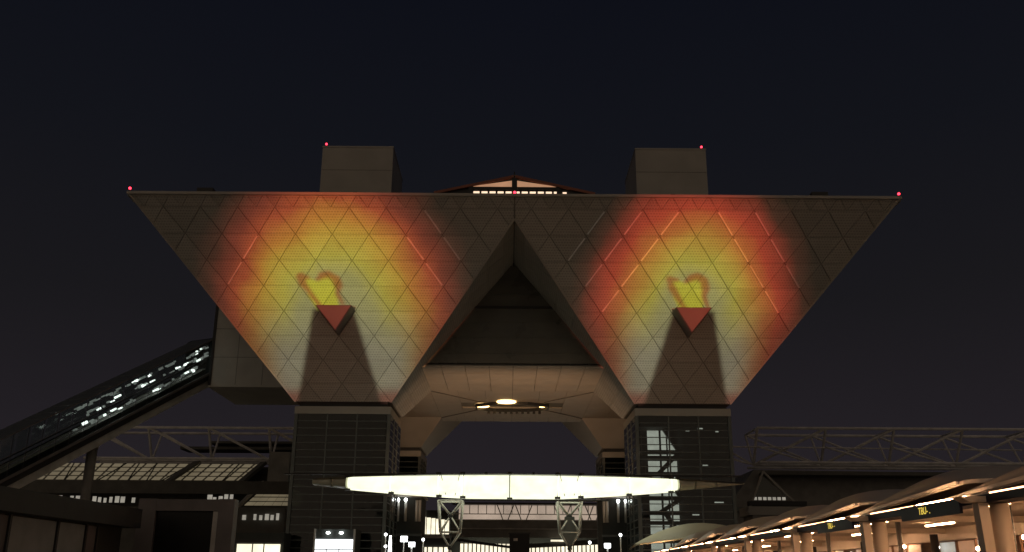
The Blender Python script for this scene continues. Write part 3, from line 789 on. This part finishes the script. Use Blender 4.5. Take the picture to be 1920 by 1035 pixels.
MB().box(-47.5, -43.5, 186, 192, 19.2, 25.0).build('plant_box', M['conc'], LH)

# dark billboard
BB = thing('billboard', 'large unlit black billboard in a grey frame at lower left', 'billboard', (-22.4, 66, 0))
MB().box(-24.55, -20.2, 65.9, 66.1, .6, 5.85).build('screen', M['black'], BB)
for a, b2, c_, d_ in ((-25.7,-24.5,0,6.65), (-20.25,-19.2,0,6.65)): MB().box(a, b2, 65.6, 66.6, c_, d_).build('frame_side', M['greyframe'], BB)
MB().box(-24.5, -20.25, 65.62, 66.58, 5.85, 6.62).build('frame_top', M['greyframe'], BB)
MB().box(-20.6, -20.26, 65.7, 66.0, .6, 5.84).build('inner_reveal', M['steel'], BB)
MB().box(-24.5, -20.25, 65.64, 66.56, 0, .6).build('frame_foot', M['greyframe'], BB)

# pavilion along the left edge
PV = thing('pavilion', 'low dark-roofed pavilion with pale wall panels at lower left', 'building', (-28, 52, 0))
MB().box(-38, -25.4, 30, 62.5, 0, 4.55).build('wall', M['inner'], PV)
MB().prism([(-24.4,30,4.5), (-24.4,63.0,4.55), (-24.4,63.0,5.75), (-24.4,30,5.5)], (-14,0,0)).build('roof_fascia', M['coolroof'], PV)
yy = 31.0
for i, wd in enumerate((4.5, 4.5, 4.3, 3.6, 5.2, 3.6, 1.6)):
    MB().box(-25.4, -25.2, yy+.12, yy+wd-.12, .1, 4.42).build('wall_panel', M['greyframe'] if i % 3 == 0 else M['coolgrey'], PV)
    MB().box(-25.4, -25.1, yy+wd-.1, yy+wd+.1, 0, 4.48).build('panel_post', M['dark'], PV); yy += wd
# lit shop beside the left tower
SHP = thing('lit_shop', 'warmly lit shop window at the foot of the left tower, beside the billboard', 'shop', (-31, 120, 0))
MB().box(-35.5, -28.2, 120.3, 124, 0, 6.8).build('wall', M['inner'], SHP)
for a, b2 in ((-33.9,-32.1), (-31.9,-30.7), (-30.5,-28.6)): MB().box(a, b2, 120.1, 120.25, 1.2, 5.45).build('window', M['L_win'], SHP)
MB().box(-34.2, -28.3, 119.9, 120.4, 5.6, 6.0).build('lintel', M['dark'], SHP)

# white lit kiosk in front of the left tower
KS = thing('lit_kiosk', 'white glowing shopfront with two ceiling lamps under the left tower', 'kiosk', (-21.6, 118.5, 0))
MB().box(-23.9, -19.3, 118.2, 118.3, 1.4, 6.0).build('lit_front', M['L_shop'], KS)
MB().box(-24.1, -19.1, 118.35, 122.5, 0, 7.2).build('housing', M['inner'], KS)
for x in (-22.4, -20.8): MB().sphere((x,118.0,6.75), .26, 10, 6, .6).build('downlight', M['L_white'], KS, True)
for x in (-22.5, -21.0): MB().box(x-.05, x+.05, 118.08, 118.18, 1.3, 4.9).build('front_mullion', M['dark'], KS)
MB().box(-24.0, -19.2, 118.0, 118.2, 4.75, 4.85).build('front_mullion', M['dark'], KS)
for sx_ in (-24.0, -19.2): MB().box(sx_-.1, sx_+.1, 117.9, 118.3, 0, 7.2).build('kiosk_post', M['steel'], KS)

# ------------------------------------------------------------------ inner annexes beside the shafts (lift lobby with light pipes)
for sx_, lab in ((-1, 'lift lobby with hanging light pipes inside the left tower leg'), (1, 'lift lobby with round lamps inside the right tower leg')):
    A_ = thing('lift_lobby', lab, 'building', (sx_*14.8, 143, 0), 'lift lobbies under the tower')
    MB().box(min(sx_*13.2, sx_*18), max(sx_*13.2, sx_*18), 141.2, 148, 0, 12.9).build('wall', M['inner'], A_)
    MB().box(min(sx_*12.9, sx_*18.1), max(sx_*12.9, sx_*18.1), 140.8, 148.2, 12.9, 13.2).build('coping', M['titan'], A_)
    for x in (16.6, 15.5, 13.9, 13.45):
        zt = 12.4; MB().tube((sx_*x,140.5,9.4), (sx_*x,140.5,zt), .2, 10).build('light_pipe', M['steel_light'], A_, True)
        if x > 15: MB().sphere((sx_*x,140.2,zt+.05), .24, 10, 6).build('pipe_lamp', M['L_white'], A_, True)
    for z in (4.2, 7.4): MB().box(min(sx_*13.1, sx_*18), max(sx_*13.1, sx_*18), 140.9, 141.18, z, z+.3).build('floor_band', M['mull'], A_)

# ------------------------------------------------------------------ HALL BEHIND, seen through the portal
HB = thing('rear_hall', 'wide lit hall with roof trusses seen between the tower legs', 'building', (4, 232, 0))
MB().box(-26, 36, 236, 260, 0, 17).build('wall', M['inner'], HB)
MB().box(-12.5, 23, 234, 234.3, 14.9, 18.6).build('lit_gallery', M['L_hall'], HB)
MB().box(-14, 24, 230.5, 231, 10.8, 14.7).build('dark_fascia', M['conc'], HB)
MB().box(-14, 24, 230.2, 230.45, 12.7, 12.95).build('fascia_band', M['steel'], HB)
MB().box(-14, 24, 230.3, 231.2, 14.7, 14.95).build('gallery_sill', M['steel_light'], HB)
MB().box(-14, 24, 233.4, 233.6, 16.3, 16.5).build('gallery_rail', M['steel'], HB)
MB().box(-14, 24, 230.4, 234, 18.5, 18.9).build('roof_edge', M['dark'], HB)
for i in range(18): MB().box(-12+i*2.05, -11.82+i*2.05, 233.2, 233.5, 16.4, 18.5).build('gallery_post', M['steel_light'], HB)
for x in (-1.2, 3.2, 12.5, 18.0, 20.0):
    for sg in (-1, 1): MB().tube((x+sg*2.2*.9,232,18.4), (x+sg*.6,232,14.95), .14, 6).build('truss_web', M['steel_light'], HB)
MB().box(-12, 22, 231.5, 231.7, 1, 9.4).build('lit_window_wall', M['L_win'], HB)
for i in range(34): MB().box(-12+i*1.0-.14, -12+i*1.0+.14, 231.2, 231.45, 0, 9.6).build('window_mullion', M['dark'], HB)
MB().prism([(-14,229,10.7), (2,229,8.6), (2,229,8.1), (-14,229,10.0)], (0,2,0)).build('porch_roof', M['dark'], HB)
MB().prism([(2.1,229,9.2), (24,229,10.7), (24,229,9.5), (2.1,229,8.3)], (0,2,0)).build('porch_roof', M['roofdark'], HB)
MB().box(9.5, 12.8, 228.6, 228.8, 9.9, 10.3).build('strip_light', M['L_win'], HB)
# lit annex at the left of the portal
AN = thing('lit_annex', 'small yellow-lit glazed block left of the lattice column behind', 'building', (-15.6, 200, 0))
MB().box(-18.6, -12.6, 200.3, 206, 0, 15.0).build('wall', M['inner'], AN)
for i in range(6):
    MB().box(-18.3+i*.95, -17.5+i*.95, 200.1, 200.25, 10.2, 13.6-.12*i).build('window', M['L_win'], AN)
    MB().box(-17.46+i*.95, -17.39+i*.95, 199.95, 200.2, 9.9, 14.4).build('mullion', M['dark'], AN)
MB().box(-18.35, -17.75, 200.05, 200.1, 13.6, 15.0).build('tall_window', M['L_win'], AN)
MB().box(-18.6, -12.6, 199.8, 200.2, 9.4, 9.9).build('sill', M['steel'], AN)
for i in range(5): MB().box(-18.0+i*1.1, -17.2+i*1.1, 199.9, 200.0, 3, 7.6).build('window', M['L_win'], AN)

# information pylon
PY_ = thing('information_pylon', 'dark rectangular information pylon between the lattice columns', 'sign', (.17, 60, 0))
MB().box(-.45, .79, 60, 60.3, .1, 4.22).build('board', M['black'], PY_)
MB().box(-.5, .84, 60.02, 60.28, 4.22, 4.3).build('cap', M['dark'], PY_); MB().box(-.6, .94, 59.9, 60.4, 0, .1).build('base', M['conc'], PY_)
MB().box(-.2, .05, 59.985, 59.998, 3.8, 3.95).build('symbol', M['steel'], PY_)

# plaza lamp posts with globes
posts = [(-13.2,100.6,5.85,'white globe lamp standing just left of the tall bright post by the left tower'),
         (-13.25,101.2,4.7,'lower white globe lamp near the left tower, under the canopy'),
         (-9.6,104,5.5,'slim lamp post with warm globe left of the lattice column'),
         (11.1,100.5,5.95,'white globe lamp above the brightest lamp by the right tower'),
         (8.2,104,5.3,'small globe lamp right of the right lattice column')]
for x, y, z, lab in posts:
    p = thing('globe_lamp', lab, 'lamp', (x,y,0), 'globe lamps on the plaza')
    MB().tube((x,y,0), (x,y,z-.15), .05, 8).build('pole', M['steel'], p, True)
    MB().sphere((x,y,z), .15, 12, 8).build('globe', M['L_white'], p, True)
# two taller plaza lights that carry floodlights for the underside of the tower
def flood(x, y, z, lab, power, colr, tgt, size=70):
    p = thing('floodlight_post', lab, 'lamp', (x,y,0), 'floodlight posts under the tower')
    MB().tube((x,y,0), (x,y,z), .09, 8).build('pole', M['steel'], p, True)
    MB().box(x-.35, x+.35, y-.12, y+.12, z, z+.5).build('lamp_head', M['L_white'], p)
    ld = bpy.data.lights.new('flood', 'SPOT'); ld.energy = power; ld.color = colr; ld.spot_size = math.radians(size); ld.spot_blend = .8; ld.shadow_soft_size = .5
    lo = bpy.data.objects.new('flood', ld); col.objects.link(lo); lo.location = (x,y,z+.8)
    lo.rotation_euler = (Vector(tgt)-lo.location).to_track_quat('-Z','Y').to_euler()
flood(-11.6, 112, 5.0, 'floodlight on a post between left tower and lattice column', 10000, (1.0,.58,.32), (-2,150,ZS), 66)
flood(10.9, 112, 5.0, 'brightest white floodlight on a post beside the right tower', 10000, (1.0,.58,.32), (2,150,ZS), 66)
# tall white light column left of the portal
LC = thing('light_column', 'tall narrow glowing white light column beside the left tower', 'lamp', (-12.6,101,0))
MB().tube((-12.75,101,3.2), (-12.75,101,5.75), .22, 12, .1).build('glow_tube', M['L_white'], LC, True)
MB().tube((-12.75,101,0), (-12.75,101,3.2), .25, 12).build('base', M['steel'], LC, True)
BX = thing('lit_sign_box', 'small square glowing sign box left of the lattice column', 'sign', (-11.4,102,0))
MB().box(-11.8, -11.1, 102, 102.2, 5.2, 5.75).build('lit_face', M['L_white'], BX); MB().tube((-11.45,102.1,0), (-11.45,102.1,5.2), .06, 8).build('post', M['steel'], BX)

# ------------------------------------------------------------------ RIGHT HALL with space frame
RH = thing('right_hall', 'dark hall with a white tubular space frame on its roof at right', 'building', (70, 190, 0))
MB().prism([(43,192,0), (43,192,15), (49,192,22.8), (112,192,22.2), (112,192,0)], (0,50,0)).build('wall', M['conc'], RH)
truss(RH, 49.3, 118.0, 188, 23.8, 30.6, 5, .3, M['truss'], 10.0, 1)
MB().tube((49.3,193,23.8), (42,189,27.0), .2, 6).build('web', M['truss'], RH); MB().tube((36,189,27.0), (104,192,27.0), .16, 6).build('chord', M['truss'], RH)
for i in range(4): MB().tube((36+i*13.5,189,27.0), (48+i*13.5,191,23.8), .2, 6).build('web', M['truss'], RH)
MB().box(50, 112, 187, 191.9, 21.3, 22.0).build('eaves', M['roofdark'], RH)
MB().box(44, 112, 190.9, 191.9, 14.5, 15.3).build('band_course', M['mull'], RH)
GC = thing('gabled_porch', 'small gabled glass porch with pale posts right of the right tower', 'porch', (40, 150, 0))
MB().bar((36.8,150,11.5), (39.6,150,17.9), .55, .3).build('gable_post', M['titan'], GC)
MB().bar((39.6,150,17.9), (44.2,150,13.2), .3, .3).build('gable_rafter', M['titan'], GC)
MB().prism([(37.6,150.4,13.6), (39.6,150.4,17.3), (43.2,150.4,13.8)], (0,.1,0)).build('gable_glass', M['glass'], GC)
MB().box(37, 46, 149.6, 151, 12.6, 13.3).build('tie_beam', M['dark'], GC)
MB().box(36.9, 45, 149.7, 156, 11.2, 12.5).build('cornice', M['titan'], GC)
MB().box(37.5, 44.6, 150, 156, 0, 11.2).build('wall', M['conc'], GC)
for i in range(7): MB().box(37.9+i*.75, 38.4+i*.75, 150.2, 150.3, 13.5, 13.95).build('window', M['L_wind'], GC)

# ------------------------------------------------------------------ COVERED WALKWAY (right foreground)
WK = thing('covered_walkway', 'covered walkway with overlapping curved roof shells and warm strip lights at right', 'walkway', (17, 60, 0))
STEP = 10.07
def shell(yn, mat, name='roof_shell'):
    rows = []; nt_ = 22; nq = 12
    for i in range(nt_+1):
        t_ = i/nt_; y = yn + 13.2*(1-t_)
        zb = 4.30 + .62*t_; h = .10 + 1.0*max(0., math.sin(PI*t_**1.7))**.8
        r_ = []
        for j in range(nq+1):
            q = j/nq
            if q <= .55:
                a = q/.55*PI/2; x = 15.2 + 3.0*(1-math.cos(a)); z = zb + h*math.sin(a)
            else:
                k = (q-.55)/.45; x = 18.2 + 4.2*k; z = zb + h*(1-.75*k*k)
            r_.append((x, y, z))
        rows.append(r_)
    m = MB(); m.grid(rows)
    top = len(m.v); m.grid([[(x, y, z-.14) for x, y, z in r_] for r_ in rows])
    # close the rim
    W_ = nq+1
    for i in range(nt_):
        m.f.append((i*W_, top+i*W_, top+(i+1)*W_, (i+1)*W_)); m.f.append(((i+1)*W_-1, (i+2)*W_-1, top+(i+2)*W_-1, top+(i+1)*W_-1))
    for j in range(nq):
        m.f.append((j, j+1, top+j+1, top+j)); k = nt_*W_; m.f.append((k+j+1, k+j, top+k+j, top+k+j+1))
    s_ = m.build(name, mat, WK, True)
    mod = s_.modifiers.new('edges', 'EDGE_SPLIT'); mod.split_angle = math.radians(50)
    return s_
for i in range(-3, 6):
    sh_ = shell(33.0 + STEP*i, M['shell'])
    yn = 33.0+STEP*i
    # drip edge catching the light
    MB().bar((15.1, yn+.2, 4.85), (15.1, yn+12.8, 4.28), .10, .12).build('drip_edge', M['shell'], sh_)
# pale leading shell at the far end
rows = []
for i in range(21):
    t_ = i/20; x = 12.2 + 9.0*t_
    zt = 4.95 + 2.05*math.sin(PI*.5*min(1, t_/.72))**.9 - (.25*((t_-.72)/.28)**2 if t_ > .72 else 0)
    zl = 4.88 + 1.05*t_
    rows.append([(x, 93.2+1.5*(1-t_)+3.4*math.sin(j/8*PI/2), zl + (zt-zl)*math.sin(j/8*PI/2)**.9) for j in range(9)] + [(x, 103, zt-.35)])
m = MB().grid(rows); top = len(m.v); m.grid([[(x, y+.06, z-.12) for x, y, z in r_] for r_ in rows])
for i in range(20): m.f.append((i*10, top+i*10, top+(i+1)*10, (i+1)*10))
m.build('end_shell', M['shell_pale'], WK, True)
# gutter beam, inner beam, ceiling
MB().box(14.42, 15.2, -4, 98, 3.95, 4.2).build('gutter_beam', M['navy'], WK)
MB().box(14.55, 15.12, -4, 98, 4.2, 4.27).build('gutter_lip', M['shell'], WK)
MB().box(22.2, 22.6, -4, 98, 3.6, 4.3).build('inner_beam', M['shell'], WK)
ceil_ = MB().box(15.25, 22.2, -4, 98, 4.22, 4.28).build('ceiling', M['tan'], WK)
for i in range(-3, 7):
    y = 30.3 + STEP*i
    MB().tube((14.95,y,0), (14.95,y,3.94), .29, 18).build('round_column', M['tan'], WK, True)
    MB().prism([(14.3,y-.2,0), (14.62,y-.2,0), (14.52,y-.2,3.94), (14.2,y-.2,3.94)], (0,.4,0)).build('flat_column', M['tan'], WK)
    MB().prism([(13.9,y-.3,3.96), (15.2,y-.3,3.96), (16.6,y-.3,4.2), (13.6,y-.3,4.12)], (0,.6,0)).build('bracket', M['tan'], WK)
    MB().box(15.25, 22.2, y-.15, y+.15, 3.95, 4.2).build('cross_beam', M['tan'], WK)
    MB().tube((21.6,y,0), (21.6,y,3.9), .2, 12).build('rear_column', M['dark'], WK, True)
    MB().tube((17.6,y+4.6,0), (17.6,y+4.6,4.2), .12, 10).build('slim_post', M['dark'], WK, True)
    for (x0, dy, l) in ((16.2, 1.2, 3.0), (16.2, 5.6, 2.6), (19.5, 3.0, 3.0)):
        f_ = MB().box(x0-.07, x0+.07, y+dy, y+dy+l, 4.13, 4.21).build('strip_fixture', M['steel'], WK)
        MB().box(x0-.045, x0+.045, y+dy+.05, y+dy+l-.05, 4.07, 4.125).build('light_tube', M['L_warm'], f_)
    # side-facing strips standing on the gutter beam
    MB().box(14.46, 14.51, y+1.2, y+5.0, 4.21, 4.26).build('edge_light', M['L_warm'], WK)
    MB().box(14.46, 14.50, y+5.4, y+9.6, 4.21, 4.25).build('edge_light', M['L_edge'], WK)
# hanging direction signs with yellow lettering
def sign(y, lab, txt):
    p = thing('direction_sign', lab, 'sign', (14.6, y, 3.72), 'navy direction signs of the walkway')
    MB().box(14.30, 14.40, y, y+4.8, 3.72, 4.2).build('board', M['navy'], p)
    cu = bpy.data.curves.new('lettering', 'FONT'); cu.body = txt; cu.size = .36; cu.extrude = .004; cu.materials.append(M['L_yellow'])
    tmp = bpy.data.objects.new('tmp', cu); col.objects.link(tmp); me = bpy.data.meshes.new_from_object(tmp); bpy.data.objects.remove(tmp)
    o = bpy.data.objects.new('lettering', me); col.objects.link(o); tag(o, kind='stuff')
    o.parent = p; o.matrix_parent_inverse = Matrix.Translation(-Vector((14.6, y, 3.72)))
    o.matrix_basis = Matrix(((0,0,-1,14.29),(-1,0,0,y+3.2),(0,1,0,3.86),(0,0,0,1)))
sign(31.6, 'nearer navy direction sign with yellow letters on the walkway beam', 'TBU- .')
sign(41.7, 'farther navy direction sign with yellow letters on the walkway beam', 'TBU- -')
p = thing('wall_sign', 'dark navy sign board right of the nearest round column, cut by the frame', 'sign', (17.0, 30, 0))
MB().box(16.5, 18.6, 30, 30.12, 1.0, 3.35).build('board', M['navy'], p)
# station building behind the walkway
SB = thing('station_building', 'long brown building with glowing orange glazing behind the walkway columns', 'building', (28, 60, 0))
MB().box(27, 40, 26, 118, 0, 5.6).build('wall', M['brick'], SB)
for i in range(36):
    y = 27 + i*2.5
    for z0, z1 in ((.6, 1.5), (1.7, 2.6), (2.9, 3.9)):
        if random.random() < .2: continue
        MB().box(26.92, 26.99, y+.1, y+2.3, z0, z1).build('window', M['L_orange'] if random.random() < .6 else M['L_wind'], SB)
    MB().box(26.85, 27, y-.08, y+.08, 0, 5.4).build('pilaster', M['brick'], SB)
for z in (1.55, 2.7, 4.0): MB().box(26.8, 27, 26, 118, z, z+.15).build('rail', M['dark'], SB)
for i in range(16):
    y = 30+i*5.2; MB().sphere((26.5, y, 3.6+.25*math.sin(i*2.1)), .12, 8, 6).build('wall_lamp', M['L_white'] if i % 3 == 0 else M['L_warm'], SB, True)
